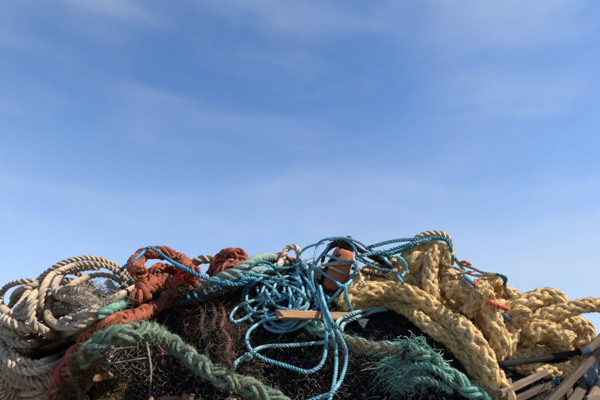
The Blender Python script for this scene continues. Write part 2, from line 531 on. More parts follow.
def look(px, py, rad):
    """nearest surface within rad pixels, nan where nothing is there"""
    r = int(math.ceil(rad * 0.75))
    out = np.full(len(px), np.nan)
    for i, (x, y) in enumerate(zip(px, py)):
        ix, iy = int(round(x)) + X0, int(round(y)) - Y0
        w = DM[max(0, iy - r):iy + r + 1, max(0, ix - r):ix + r + 1]
        if w.size:
            f = w[np.isfinite(w)]
            if len(f) > 0.35 * w.size: out[i] = np.quantile(f, 0.12)
    return out

def stamp(px, py, d, rad, r):
    k = int(math.ceil(rad))
    yy, xx = np.mgrid[-k:k + 1, -k:k + 1]
    q = xx ** 2 + yy ** 2
    prof = np.where(q <= rad * rad + 0.5, np.sqrt(np.clip(1 - q / (rad * rad + 0.5), 0, 1)) * r, np.nan)
    for x, y, z in zip(px, py, d):
        ix, iy = int(round(x)) + X0, int(round(y)) - Y0
        if ix < k or iy < k or ix + k >= W or iy + k >= H: continue
        s = DM[iy - k:iy + k + 1, ix - k:ix + k + 1]
        np.copyto(s, np.fmin(s, z - prof))

def lay(pts, dia, sink=0.35, keep=True, sm=1.6, tuck=0.0):
    """a line through picture points dropped onto whatever already lies there; an optional third value lifts it (metres)"""
    pts = [(p[0], p[1], p[2] if len(p) > 2 else 0.0) for p in pts]
    C = catmull(pts)
    px, py, lift = C[:, 0], C[:, 1], C[:, 2]
    rad = dia / 2
    d = look(px, py, rad)
    ix = np.clip(np.round(px).astype(int) + X0, 0, W - 1); iy = np.clip(np.round(py).astype(int) - Y0, 0, H - 1)
    ok = np.isfinite(d)
    if ok.sum() == 0:
        d = RIDGE[iy, ix].copy()
    else:
        i = np.arange(len(d)); d = np.interp(i, i[ok], d[ok])
    r = rad * np.median(d) / FPX
    w = max(3, int(dia * sm))
    e = np.array([d[max(0, i - w // 2):i + w // 2 + 1].min() for i in range(len(d))])
    e = smooth1(e, w)
    d = e - r * (1 - 2 * sink) - lift
    if tuck:                                   # ends dive in among what they lie on
        i = np.arange(len(d)); m = np.minimum(i, len(d) - 1 - i) / (1.6 * dia)
        d = d + tuck * np.clip(1 - m, 0, 1) ** 1.5
    if keep: stamp(px, py, d, rad, r)
    return at(px, py, d), r

# ------------------------------------------------------------------ the setting
def ground():
    n = 60
    g = np.concatenate([-np.geomspace(1500, 0.5, n), [0], np.geomspace(0.5, 1500, n)])
    xs, ys = np.meshgrid(g, g + 2.0)
    z = 0.02 * np.sin(xs * 1.3) * np.sin(ys * 1.7) - 0.03
    k = len(g)
    me = make_mesh('ground', np.stack([xs, ys, z], -1).reshape(-1, 3), grid_quads(k, k - 1))
    o = add_obj('ground', me, 'ground'); o['kind'] = 'structure'
ground()

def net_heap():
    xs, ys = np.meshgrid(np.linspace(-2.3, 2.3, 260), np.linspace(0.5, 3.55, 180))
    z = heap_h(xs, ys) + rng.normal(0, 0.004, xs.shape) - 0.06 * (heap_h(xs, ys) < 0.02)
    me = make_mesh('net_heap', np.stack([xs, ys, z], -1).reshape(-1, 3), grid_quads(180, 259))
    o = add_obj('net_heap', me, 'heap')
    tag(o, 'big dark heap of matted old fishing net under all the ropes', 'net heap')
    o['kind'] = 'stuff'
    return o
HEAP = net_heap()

def curly(base, L, K, g, bend=2.6):
    """arcs and loops of soft twine: steady bend about a slowly drifting axis"""
    n = len(base)
    dirs = norm(g.normal(0, 1, (n, 3))); ax = norm(g.normal(0, 1, (n, 3)))
    turn = (g.uniform(0.3, 1.7, n) * bend / (K - 1))[:, None] * g.choice([-1, 1], (n, 1))
    P = np.zeros((n, K, 3)); P[:, 0] = base
    for k in range(1, K):
        ax = norm(ax + g.normal(0, 0.25, (n, 3)))
        dirs = norm(dirs * np.cos(turn) + np.cross(ax, dirs) * np.sin(turn) + g.normal(0, 0.06, (n, 3)))
        P[:, k] = P[:, k - 1] + dirs * (L / (K - 1))[:, None]
    return P

def curl_cloud(n, xr, yr, length, r, K=7, rise=0.012, seedv=0, inside=None):
    """short curly twine ends lying on the surface inside a picture region"""
    g = np.random.default_rng(seedv)
    px = g.uniform(*xr, n * 2); py = g.uniform(*yr, n * 2)
    if inside is not None:
        m = inside(px, py); px, py = px[m], py[m]
    d = DM[np.clip(np.round(py).astype(int) - Y0, 0, H - 1), np.clip(np.round(px).astype(int) + X0, 0, W - 1)]
    ok = np.isfinite(d); px, py, d = px[ok][:n], py[ok][:n], d[ok][:n]
    n = len(px)
    base = at(px, py, d - g.uniform(-0.004, rise, n))
    P = curly(base, length * g.lognormal(0, 0.4, n), K, g)
    P += (base - P.mean(1))[:, None, :]
    return tubes_batch(P, r * g.uniform(0.6, 1.3, n))

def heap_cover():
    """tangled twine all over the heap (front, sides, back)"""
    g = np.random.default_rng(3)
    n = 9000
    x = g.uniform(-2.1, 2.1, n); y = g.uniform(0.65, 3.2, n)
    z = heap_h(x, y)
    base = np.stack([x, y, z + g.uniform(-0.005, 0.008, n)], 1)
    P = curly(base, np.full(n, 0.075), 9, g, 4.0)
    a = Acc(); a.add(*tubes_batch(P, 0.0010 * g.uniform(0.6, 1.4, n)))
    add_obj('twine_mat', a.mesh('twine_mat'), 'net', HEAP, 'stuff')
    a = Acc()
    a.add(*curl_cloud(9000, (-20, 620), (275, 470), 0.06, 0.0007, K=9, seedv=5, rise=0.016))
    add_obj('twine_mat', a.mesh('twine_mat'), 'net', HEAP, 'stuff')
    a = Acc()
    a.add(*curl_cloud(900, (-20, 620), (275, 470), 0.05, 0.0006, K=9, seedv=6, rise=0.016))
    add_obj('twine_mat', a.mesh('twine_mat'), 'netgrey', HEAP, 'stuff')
heap_cover()

# ------------------------------------------------------------------ makers of things
SEED = [100]
def sd():
    SEED[0] += 13
    return SEED[0]

def base_of(P):
    b = P[np.argmin(P[:, 2])].copy()
    return b

def rope(name, pts, dia, mat, label, cat='rope', style='plait', fuzz=0, flen=0.012, fout=0.7, group=None, pitch=None, loose=0.12, fmat=None, nb=6, **kw):
    """a thick rope: an Empty with one mesh per strand, and its loose fibres"""
    P, r = lay(pts, dia, **kw)
    P = resample(P, 0.004)[0]
    for k in range(3):
        P[:, k] += smooth1(wobble(len(P), r * 0.10, 14, sd()), 7)
    b = base_of(P)
    t = thing(name, b, label, cat, group)
    s = sd()
    if style == 'braid':
        S, core = braid_strands(P, r, nb, (pitch * r) if pitch else None, seedv=s, loose=loose)
        add_obj('core', make_mesh('core', core[0] - b, core[1], core[3], core[2]), mat, t)
    else:
        S = plait_strands(P, r, (pitch * r) if pitch else None, seedv=s, loose=loose) if style == 'plait' else \
        laid_strands(P, r, 3, (pitch * r) if pitch else None, K=9, seedv=s)
    for V, Q, U, T in S:
        add_obj('strand', make_mesh('strand', V - b, Q, T, U), mat, t)
    if fuzz:
        L = np.linalg.norm(np.diff(P, axis=0), axis=1).sum()
        f = fibres(S, int(fuzz * L), flen, 0.0005, fout, s)
        add_obj('loose_fibres', f.mesh('loose_fibres', b), fmat or mat, t, 'stuff')
    return t

def line_mesh(P, r, b, seedv, pitch=None, K=6, n=3):
    a = Acc()
    for V, Q, U, T in laid_strands(P, r, n, pitch, K=K, seedv=seedv):
        a.add(V, Q, U, T)
    return a.mesh('line', b)

def line(name, pts, dia, mat, label, cat='line', group=None, pitch=None, n=3, tuck=0.03, **kw):
    """a thin laid line: one mesh, its strands too fine to pick apart"""
    P, r = lay(pts, dia, tuck=tuck, **kw)
    b = base_of(P)
    me = line_mesh(P, r, b, sd(), pitch, n=n)
    o = add_obj(name, me, mat)
    o.location = b
    tag(o, label, cat, group)
    return o

def bundle(name, paths, dia, mat, label, cat, part='loop', fuzz=0, **kw):
    """one long line lying in many turns: an Empty with one mesh per turn"""
    made = []
    for pts in paths:
        if callable(pts):
            pts(); continue
        made.append(lay(pts, dia, tuck=0.02, **kw))
    r = float(np.median([m[1] for m in made]))
    b = base_of(np.concatenate([m[0] for m in made]))
    t = thing(name, b, label, cat)
    for P, _ in made:
        add_obj(part, line_mesh(P, r, b, sd(), K=8 if dia > 8 else 6), mat, t)
    return t
# --- THINGS ---
# ------------------------------------------------------------------ nets
def net(name, corners, nu, nv, r, mat, label, rough=0.5, rise=0.01, cat='net', missing=0.08):
    """diamond mesh draped inside four picture corners (tl, tr, br, bl)"""
    g = np.random.default_rng(sd())
    c = np.asarray(corners, float)
    u, v = np.meshgrid(np.linspace(0, 1, nu + 1), np.linspace(0, 1, nv + 1))
    wu = u + 0.06 * np.sin(7 * v + 5 * u) * rough; wv = v + 0.05 * np.sin(9 * u + 2) * rough
    p = (c[0] * ((1 - wu) * (1 - wv))[..., None] + c[1] * (wu * (1 - wv))[..., None] + c[2] * (wu * wv)[..., None] + c[3] * ((1 - wu) * wv)[..., None])
    cell = np.linalg.norm(c[1] - c[0]) / nu
    p = p + g.normal(0, cell * 0.22 * rough * 2, p.shape)
    ix = np.clip(np.round(p[..., 0]).astype(int) + X0, 0, W - 1); iy = np.clip(np.round(p[..., 1]).astype(int) - Y0, 0, H - 1)
    d = DM[iy, ix]; d = np.where(np.isfinite(d), d, RIDGE[iy, ix])
    d = d - rise + g.normal(0, 0.006 * rough * 2, d.shape) + 0.012 * np.sin(11 * u + 3 * v) * rough
    P = at(p[..., 0], p[..., 1], d)
    A, B = [], []
    for i in range(nv):
        for j in range(nu + 1):
            for dj in (-1, 1):
                if (i + j) % 2 == 0 and 0 <= j + dj <= nu and g.random() > missing:
                    A.append(P[i, j]); B.append(P[i + 1, j + dj])
    A = np.array(A); B = np.array(B)
    t = np.linspace(0, 1, 4)[None, :, None]
    S = A[:, None] * (1 - t) + B[:, None] * t
    S[:, 1:3] += g.normal(0, cell * 0.0028 * rough * 0.35, (len(S), 2, 3))
    b = base_of(P.reshape(-1, 3))
    a = Acc(); V, Q, U = tubes_batch(S, r); a.add(V, Q, U)
    kn = np.concatenate([A, B])[::2]                    # knots
    kd = norm(g.normal(0, 1, kn.shape)) * r * 1.3
    V, Q, U = tubes_batch(np.stack([kn - kd, kn, kn + kd], 1), r * 1.9, 4); a.add(V, Q, U)
    o = add_obj(name, a.mesh(name, b), mat)
    o.location = b
    return tag(o, label, cat)

def curls(name, n, xr, yr, length, r, mat, label, cat, inside=None, rise=0.02, stuff=True, K=8):
    V, Q, U = curl_cloud(n, xr, yr, length, r, K=K, rise=rise, seedv=sd(), inside=inside)
    b = base_of(V)
    a = Acc(); a.add(V, Q, U)
    o = add_obj(name, a.mesh(name, b), mat); o.location = b
    tag(o, label, cat)
    if stuff: o['kind'] = 'stuff'
    yy, xx = np.mgrid[0:H, 0:W]; xx = xx - X0; yy = yy + Y0      # later things lie on top of it
    m = (xx > xr[0]) & (xx < xr[1]) & (yy > yr[0]) & (yy < yr[1])
    if inside is not None: m &= inside(xx, yy)
    DM[m] -= rise * 0.55
    return o

def ell(cx, cy, rx, ry): return lambda x, y: ((x - cx) / rx) ** 2 + ((y - cy) / ry) ** 2 < 1

def plank(name, p0, p1, width, thick, mat, label, cat='plank', tilt=0.0, lift=(0, 0), jag=0.35, group=None, sink=0.4):
    """a board from one picture point to another; width and thickness in pixels there"""
    px = np.linspace(p0[0], p1[0], 24); py = np.linspace(p0[1], p1[1], 24)
    d = look(px, py, width / 2)
    ok = np.isfinite(d)
    if ok.any():
        q = np.polyfit(np.arange(24)[ok], d[ok], 1) if ok.sum() > 5 else [0, d[ok].min()]
        dd = np.polyval(q, np.arange(24))
        dd -= max(0, np.max((dd - d)[ok])) * 0.6
    else:
        dd = np.full(24, 1.7)
    dd = dd - np.linspace(lift[0], lift[1], 24) - thick / 2 * 1.6 / FPX * (1 - sink)
    A, B = at(p0[0], p0[1], dd[0]), at(p1[0], p1[1], dd[-1])
    sc = np.median(dd) / FPX
    w, h = width * sc, thick * sc
    ax = B - A; L = np.linalg.norm(ax); ax /= L
    n = norm(CAMP - (A + B) / 2); n = norm(n - ax * n.dot(ax))
    s = np.cross(ax, n)
    n, s = n * math.cos(tilt) + s * math.sin(tilt), s * math.cos(tilt) - n * math.sin(tilt)
    g = np.random.default_rng(sd())
    m = 14
    c = 0.18 * min(w, h)
    sec = np.array([(-w/2 + c, -h/2), (w/2 - c, -h/2), (w/2, -h/2 + c), (w/2, h/2 - c), (w/2 - c, h/2), (-w/2 + c, h/2), (-w/2, h/2 - c), (-w/2, -h/2 + c)])
    sec = np.concatenate([sec, sec[:1]]); K = 8
    ts = np.linspace(0, 1, m)
    V = np.zeros((m, K + 1, 3)); U = np.zeros((m, K + 1, 2))
    wob = 1 + g.normal(0, 0.05, (m, K)); wob = np.concatenate([wob, wob[:, :1]], 1)
    per = np.concatenate([[0], np.cumsum(np.linalg.norm(np.diff(sec, axis=0), axis=1))])
    for i, t in enumerate(ts):
        e = np.zeros(K + 1)
        if i in (0, m - 1):
            e[:K] = g.uniform(-1, 1, K) * jag * w * 0.5; e[K] = e[0]
        V[i] = A + ax * (t * L) + ax * e[:, None] + (sec[:, :1] * wob[i][:, None]) * s + (sec[:, 1:] * wob[i][:, None]) * n
        U[i, :, 0] = per; U[i, :, 1] = t * L
    V = V.reshape(-1, 3); nv = len(V)
    V = np.concatenate([V, V[:K].mean(0, keepdims=True), V[nv - K - 1:nv - 1].mean(0, keepdims=True)])
    U = np.concatenate([U.reshape(-1, 2), [[0, 0], [0, L]]])
    j = np.arange(K); b0 = (m - 1) * (K + 1)
    T = np.concatenate([np.stack([np.full(K, nv), j + 1, j], 1), np.stack([np.full(K, nv + 1), b0 + j, b0 + j + 1], 1)])
    b = base_of(V)
    o = add_obj(name, make_mesh(name, V - b, grid_quads(m, K), T, U, smooth=False), mat); o.location = b
    stamp(px, py, dd, width / 2, h / 2)
    return tag(o, label, cat, group)

def stick(name, pts, dia, mat, label, cat='stick', twigs=0, **kw):
    P, r = lay(pts, dia, **kw)
    P, s = resample(P, 0.008)
    P = P + np.stack([wobble(len(P), 0.0015, 3, sd()) for _ in range(3)], 1)
    T, Nn, B = frames(P)
    a = Acc()
    V, Q, U, TT = strand_tube(P, Nn, r, r, s, 7, True, sd(), 0.16); a.add(V, Q, U, TT)
    g = np.random.default_rng(sd())
    for k in range(twigs):
        i = g.integers(len(P) // 6, len(P) - 2)
        dr = norm(T[i] + g.normal(0, 0.7, 3)); l = g.uniform(0.03, 0.07)
        q = P[i] + dr * np.linspace(0, l, 6)[:, None] + np.cumsum(g.normal(0, 0.002, (6, 3)), 0)
        t2, n2, _ = frames(q)
        V, Q, U, TT = strand_tube(q, n2, r * 0.55, r * 0.55, np.linspace(0, l, 6), 5, True, sd(), 0.15); a.add(V, Q, U, TT)
    b = base_of(P)
    o = add_obj(name, a.mesh(name, b), mat); o.location = b
    return tag(o, label, cat)

# ================================================================== dark nets low in the heap
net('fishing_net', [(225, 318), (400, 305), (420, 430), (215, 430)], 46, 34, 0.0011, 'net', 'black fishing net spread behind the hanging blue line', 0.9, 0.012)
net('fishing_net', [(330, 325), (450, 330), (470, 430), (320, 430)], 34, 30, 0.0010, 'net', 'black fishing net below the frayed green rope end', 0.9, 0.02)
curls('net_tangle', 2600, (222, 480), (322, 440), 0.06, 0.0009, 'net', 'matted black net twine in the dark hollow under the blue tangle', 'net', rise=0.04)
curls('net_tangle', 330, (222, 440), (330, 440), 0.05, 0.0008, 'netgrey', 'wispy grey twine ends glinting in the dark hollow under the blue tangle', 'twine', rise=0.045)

curls('light_specks', 900, (222, 470), (330, 440), 0.014, 0.0007, 'netgrey', 'pale twine bits standing in for specks of light on the dark net', 'twine', rise=0.05)  # glints on the net, made as short pale-coloured bits of twine

# ================================================================== cream coil at the left
under = []
g0 = np.random.default_rng(21)
for k in range(13):
    cx, cy = 58 + g0.normal(0, 5), 338 + g0.normal(0, 7)
    rx, ry = g0.uniform(36, 58), g0.uniform(34, 58)
    a0 = g0.uniform(0, 6.28); sgn = g0.choice([-1, 1])
    under.append([(cx + rx * math.cos(a0 + sgn * q) + 2 * math.sin(3 * q), cy + ry * math.sin(a0 + sgn * q) + 0.25 * rx * math.cos(a0 + sgn * q) * -0.5) for q in np.linspace(0, 5.2, 14)])
low = []
for k in range(7):
    o = 6.4 * k
    low.append([(78 - 5 * k, 352 + o, -.06), (58 - 3 * k, 366 + o * 1.1, -.06), (38, 376 + o * 1.15, -.05), (20, 377 + o * 1.2, -.05), (6 + k, 368 + o * 1.25, -.05), (-3 + 1.5 * k, 352 + o * 1.4, -.04), (-4 + 2 * k, 338 + o * 1.5, -.04)])
main = [
    # outer turns, drawn from the back forward
    [(150, 300), (135, 281), (122, 270), (108, 262), (90, 258), (78, 259), (66, 262), (54, 268), (42, 277), (32, 288), (24, 300), (17, 311), (8, 320), (2, 330)],
    [(33, 281), (20, 282), (8, 286), (2, 293), (0, 302), (4, 310), (13, 316), (26, 317), (36, 313), (48, 307)],
    [(128, 290), (120, 281), (110, 276), (98, 275), (86, 278), (74, 284), (62, 291), (50, 298), (38, 303), (28, 309), (20, 318), (18, 328)],
    [(12, 300), (17, 292), (27, 287), (38, 287), (46, 293)],
    [(20, 330), (26, 318), (30, 306), (33, 296), (40, 290)],
    [(100, 268), (88, 268), (76, 270), (65, 273), (58, 279), (55, 287), (58, 295), (66, 298), (78, 300), (92, 303), (104, 309)],
    [(126, 280), (118, 272), (106, 266), (94, 264), (78, 265), (62, 270), (51, 276), (44, 288), (40, 302), (43, 314), (54, 321), (70, 320), (84, 314), (100, 306), (120, 296)],
    [(0, 328), (10, 332, .01), (24, 336, .02), (40, 335, .03), (56, 330, .03), (74, 322, .03), (90, 316, .02)],
    [(4, 315), (10, 323), (22, 327), (36, 325), (48, 322), (60, 324)],
    [(8, 345), (14, 356, .02), (23, 362, .03), (34, 364, .03), (46, 362, .04), (60, 356, .05), (76, 348, .03)],
    [(14, 341, .01), (24, 349, .03), (38, 351, .04), (52, 346, .05), (66, 341, .06), (84, 331, .06), (98, 322, .05), (112, 312, .03)],
    [(0, 342), (3, 352, .01), (8, 361, .02), (14, 367, .02), (24, 371, .03), (37, 371, .03), (50, 368, .03), (66, 361, .02)],
    [(2, 318), (14, 324), (30, 329), (48, 327), (64, 321), (80, 312), (94, 306)],
    [(6, 336), (16, 343, .02), (32, 344, .03), (48, 340, .04), (64, 334, .05), (80, 326, .05), (96, 316, .03)],
    [(52, 300), (48, 310), (50, 320), (60, 326), (74, 326), (90, 320)],
    [(34, 300), (31, 312), (33, 322), (42, 330), (56, 336)],
    [(108, 281), (112, 287), (118, 294), (124, 300)],
    [(150, 278), (142, 283), (128, 291), (114, 299), (100, 307), (88, 313), (74, 318), (60, 322)],
]
bundle('rope_coil', under + low + main, 7.9, 'cream', 'thick coil of cream twisted rope slumped at the left end of the heap', 'rope', part='turn', sink=0.34)
net('twine_net', [(76, 284), (116, 280), (120, 306), (72, 310)], 17, 12, 0.0011, 'twine', 'scrap of pale torn netting caught inside the cream coil', 1.0, 0.01, missing=0.15)
curls('twine_tangle', 240, (70, 122), (280, 312), 0.07, 0.00055, 'twine', 'fuzzy pale twine ends caught inside the cream coil', 'twine', ell(95, 295, 24, 14), rise=0.015)

# ================================================================== teal scraps by the coil
rope('twisted_rope', [(98, 316), (110, 309), (122, 304), (134, 297), (146, 290)], 7.5, 'sea', 'short sea-green rope peeping out between cream coil and red rope', style='laid', fuzz=1500, sink=0.75)
rope('twisted_rope', [(108, 362), (96, 374), (84, 388), (74, 402), (66, 416)], 9, 'teal', 'dim teal rope running down between the coil and the red plait at the bottom', style='laid', sink=0.4)

# ================================================================== red ropes
rope('plaited_rope', [(190, 296), (176, 299), (162, 304), (148, 311), (132, 318), (114, 324), (99, 330), (87, 341), (76, 355), (66, 371), (58, 388), (52, 406)], 19, 'red',
     'long rust-red plaited rope slanting down beside the cream coil', fuzz=9000, flen=0.006, fout=0.4, pitch=5.6)
line('twisted_rope', [(175, 276), (188, 266), (200, 260), (212, 260), (226, 264)], 9, 'cream', 'grey-cream rope end behind the two red rope humps', 'rope')
line('twisted_rope', [(136, 281), (150, 275), (164, 268), (178, 268)], 7, 'twine', 'grey-brown rope passing under the red arch', 'rope')
rope('plaited_rope', [(150, 277), (152, 271), (162, 268), (176, 272), (192, 276)], 10, 'red', 'thin red rope half hidden inside the red arch', fuzz=1500, flen=0.007)
rope('plaited_rope', [(143, 304, -0.05), (141, 296, -0.025), (144, 288, -0.01), (153, 283), (164, 282), (178, 284), (192, 286), (208, 288), (224, 290)], 18, 'red',
     'thickest red plaited rope curling round below the red arch', fuzz=9000, flen=0.006, fout=0.4, pitch=5.6, loose=0.15, sink=0.5)
curls('mesh_bag', 700, (172, 214), (264, 282), 0.03, 0.0012, 'mesh_red', 'crumpled bright red mesh scrap between the red ropes', 'mesh', ell(192, 272, 18, 7), rise=0.03)
rope('plaited_rope', [(141, 276), (136, 268), (137, 259), (144, 254), (156, 252), (168, 254), (179, 260), (187, 268), (196, 276)], 15, 'red',
     'red plaited rope arched against the sky at the left crest', fuzz=9000, flen=0.006, fout=0.4, pitch=5.6, sm=1.0)
rope('plaited_rope', [(210, 276), (215, 268), (220, 259), (228, 254), (237, 254), (243, 260), (241, 268), (232, 274), (222, 277)], 14, 'red',
     'red plaited rope bunched into a fist-like knot on the crest', fuzz=9000, flen=0.006, fout=0.4, pitch=6.0, loose=0.4, sm=0.8)
rope('plaited_rope', [(216, 279), (224, 270), (232, 264), (240, 268), (246, 274)], 13, 'red', 'red plaited rope stub inside the fist-like red knot', fuzz=6000, flen=0.006, fout=0.4)
rope('plaited_rope', [(268, 262), (276, 257), (284, 258), (292, 262), (300, 264)], 10, 'red', 'short red rope showing behind the small white loop', fuzz=1500, flen=0.007)
rope('twisted_rope', [(196, 290), (208, 284), (222, 277), (236, 272), (248, 265), (258, 259), (268, 257), (278, 260), (288, 266)], 11, 'sage', 'sage green twisted rope leading up from the red knot', style='laid', fuzz=900, flen=0.006)
rope('twisted_rope', [(206, 296), (218, 288), (232, 282), (246, 275), (260, 270), (274, 270)], 9, 'sage', 'dusty green twisted rope running just below the sage one', style='laid', fuzz=900, flen=0.006)
line('twisted_rope', [(276, 272), (281, 262), (285, 252), (291, 247), (297, 249), (299, 257), (298, 266)], 6.5, 'white', 'small cream white rope loop standing up at the crest', 'rope', sm=0.8)

# ================================================================== brown rags, trap and weed at the left foot
curls('net_rag', 1700, (172, 262), (288, 375), 0.05, 0.0013, 'rag', 'ragged brown net hanging between the red ropes and the blue tangle', 'net', lambda x, y: (x > 176 + (y - 290) * 0.18) & (x < 232 + (y - 290) * 0.35), rise=0.05)
curls('net_rag', 110, (180, 236), (306, 372), 0.035, 0.0020, 'red', 'rusty red threads hanging in the brown net rag', 'threads', rise=0.05)
for k, (x, c, w) in enumerate([(200, 'rag', 'leftmost'), (212, 'rag', 'middle'), (221, 'rust', 'rightmost')]):
    rope('frayed_rope', [(x - 3, 302, .015), (x + 3, 314, .025), (x + 1, 328, .03), (x + 8, 340, .02), (x + 6, 354, .03), (x + 10, 370, .01)], 4.6, c, w + ' of three frayed cords hanging down in the brown net rag', style='laid', fuzz=2600, flen=0.007, fout=0.8)
curls('net_rag', 420, (178, 240), (300, 372), 0.06, 0.0010, 'rag', 'loose brown twine trailing over the three frayed cords', 'twine', rise=0.03)
rope('frayed_rope', [(178, 303, 0.01), (186, 302), (200, 300), (214, 294), (228, 288), (242, 281)], 8, 'black', 'dark rope bound with small teal ties above the brown rag', style='laid', fuzz=2000)
for k, (x, y) in enumerate([(189, 298), (196, 296), (206, 294), (213, 292), (221, 289)]):
    line('twine_tie', [(x - 2.2, y - 4), (x, y), (x + 2.4, y + 4)], 3.0, 'teal' if k > 2 else 'blue',
         ['first', 'second', 'third', 'fourth', 'fifth'][k] + ' small teal tie from the left on the dark rope', 'tie', 'teal ties on the dark rope', sm=0.5)

def trap():
    b = None
    t = thing('fish_trap', at(150, 400, 1.45), 'crushed dark wire fish trap with torn hexagon netting under the green rope', 'trap')
    L = np.array(t.location)
    def bar(pts, dia, nm='rod', mat='stick'):
        P, r = lay([(q[0], q[1], 0.035) for q in pts], dia, sink=0.1)
        P, s = resample(P, 0.01)
        T, Nn, B = frames(P)
        V, Q, U, TT = strand_tube(P, Nn, r, r, s, 7, True, sd(), 0.10)
        add_obj(nm, make_mesh(nm, V - L, Q, TT, U), mat, t)
    for c, nu, nv, rgh in (([(108, 350), (150, 342), (152, 385), (104, 392)], 15, 12, 0.5), ([(150, 350), (188, 352), (190, 398), (146, 400)], 13, 13, 0.8),
                           ([(95, 385), (150, 382), (160, 425), (90, 430)], 18, 12, 0.7), ([(185, 360), (235, 378), (240, 425), (180, 425)], 15, 14, 0.9)):
        o = net('netting', c, nu, nv, 0.0013, 'netgrey', 'x', rgh, 0.03)
        del o['label']; del o['category']
        o.parent = t; o.location = np.array(o.location) - L
    bar([(66, 356), (84, 353), (100, 352), (116, 349), (134, 347)], 1.7)
    bar([(84, 357), (98, 361), (112, 363), (128, 361), (146, 358)], 1.7)
    bar([(146, 340), (149, 356), (151, 372), (150, 390), (151, 410)], 2.4)
    bar([(155, 356), (166, 354), (178, 353), (190, 352)], 2.0, mat='bark')
    bar([(67, 368), (72, 378), (78, 388), (85, 400), (90, 412)], 2.2)
    bar([(98, 364), (106, 370), (114, 378), (124, 386)], 2.4)
trap()
curls('weed_clump', 2600, (70, 112), (348, 385), 0.028, 0.0008, 'weed', 'brown mossy weed clump beside the lower red plait', 'weed', ell(88, 366, 13, 16), rise=0.03)
curls('weed_clump', 2600, (95, 135), (372, 425), 0.028, 0.0008, 'weed', 'brown mossy weed clump at the bottom edge under the trap', 'weed', ell(112, 398, 18, 18), rise=0.03)
curls('weed_clump', 1600, (60, 85), (372, 420), 0.028, 0.0008, 'weed', 'small dark weed clump at the foot of the red plait', 'weed', ell(72, 396, 12, 18), rise=0.02)
plank('bark_chip', (96, 378), (110, 376), 6, 3, 'bark', 'rust-orange bark chip lying in the trap', 'bark', tilt=0.5, jag=0.8)
plank('bark_chip', (157, 345), (163, 353), 3, 2, 'bark', 'thin rusty splinter under the green rope bend', 'splinter', tilt=0.3, jag=0.8)
def lump(name, cx, cy, w, h, mat, label, cat, group):
    g = np.random.default_rng(sd())
    d = np.nanmin(look([cx], [cy], w / 2)) - 0.045
    A = at(cx, cy, d); sc = d / FPX
    th, ph = np.meshgrid(np.linspace(0, math.pi, 9), np.linspace(0, 2 * math.pi, 15), indexing='ij')
    a, b_, c = g.uniform(0, 6, 3)
    rr_ = 1 + 0.30 * np.sin(3 * th + a) * np.sin(2 * ph + b_) + 0.22 * np.sin(5 * ph + c) * np.sin(th) + g.normal(0, 0.09, th.shape)
    rr_[:, -1] = rr_[:, 0]; rr_[0] = rr_[0, 0]; rr_[-1] = rr_[-1, 0]
    V = np.stack([A[0] + w / 2 * sc * rr_ * np.sin(th) * np.cos(ph), A[1] + w / 2 * sc * rr_ * np.sin(th) * np.sin(ph), A[2] + h / 2 * sc * rr_ * np.cos(th)], -1).reshape(-1, 3)
    b = base_of(V)
    o = add_obj(name, make_mesh(name, V - b, grid_quads(9, 14)[:, ::-1], None, V[:, :2] * 4, smooth=False), mat); o.location = b
    return tag(o, label, cat, group)
for k, (x0, y0, w, h) in enumerate([(151, 405, 12, 12), (169, 403, 22, 13), (188, 402, 12, 14), (200, 405, 16, 12), (216, 404, 11, 8), (233, 406, 19, 12), (252, 406, 13, 9)]):
    lump('wood_lump', x0, y0, w, h, 'brown', ['first', 'second', 'third', 'fourth', 'fifth', 'sixth', 'seventh'][k] + ' brown lump from the left along the bottom edge', 'wood', 'brown lumps along the bottom edge')
stick('bent_twig', [(212, 399), (217, 392), (222, 386), (226, 381)], 2.4, 'bark', 'thin brown twig poking up below the left green rope')

# ================================================================== green plaited rope, left
rope('plaited_rope', [(84, 360, -0.03), (91, 352, -0.01), (99, 344), (112, 337), (128, 332), (146, 331), (162, 337), (177, 348), (193, 360), (210, 370), (228, 379), (248, 388), (268, 397), (290, 410)], 20, 'green',
     'thick mossy green plaited rope arching over the trap at lower left', fuzz=24000, flen=0.009, pitch=6.0, loose=0.15)

# ================================================================== yellow hawsers (far ones first)
Y = dict(mat='yellow', fuzz=22000, flen=0.006, fout=0.5, loose=0.10, pitch=8.6, style='braid', nb=5)
def hawser(pts, dia, label, **kw):
    a = dict(Y); a.update(kw)
    m = a.pop('mat')
    return rope('plaited_rope', pts, dia, m, label, **a)
hawser([(352, 300), (358, 288), (366, 276), (378, 268), (392, 266), (408, 270)], 17, 'shaded yellow rope behind the buoy on the crest')
hawser([(392, 292), (396, 280), (404, 266), (414, 254), (426, 246), (436, 243)], 19, 'yellow rope in shade just left of the tall yellow arch')
hawser([(376, 286), (390, 280), (404, 282), (418, 288), (430, 296)], 20, 'yellow rope in shade left of the foot of the tall arch')
hawser([(440, 274), (452, 278), (464, 284), (476, 292), (486, 300)], 17, 'yellow rope crossing under the thin white twine right of the arch')
hawser([(436, 300), (450, 304), (464, 306), (478, 312), (486, 324)], 18, 'yellow rope lying low between the tall arch and the second arch')
hawser([(492, 296), (504, 292), (516, 298), (526, 306)], 15, 'small yellow rope hump left of the big yellow knot')
hawser([(484, 314), (498, 309), (512, 312), (524, 322)], 19, 'yellow rope wedged under the red-orange cord')
hawser([(408, 268), (422, 262), (434, 268), (442, 280), (446, 294)], 20, 'yellow rope filling the shade behind the tall arch')
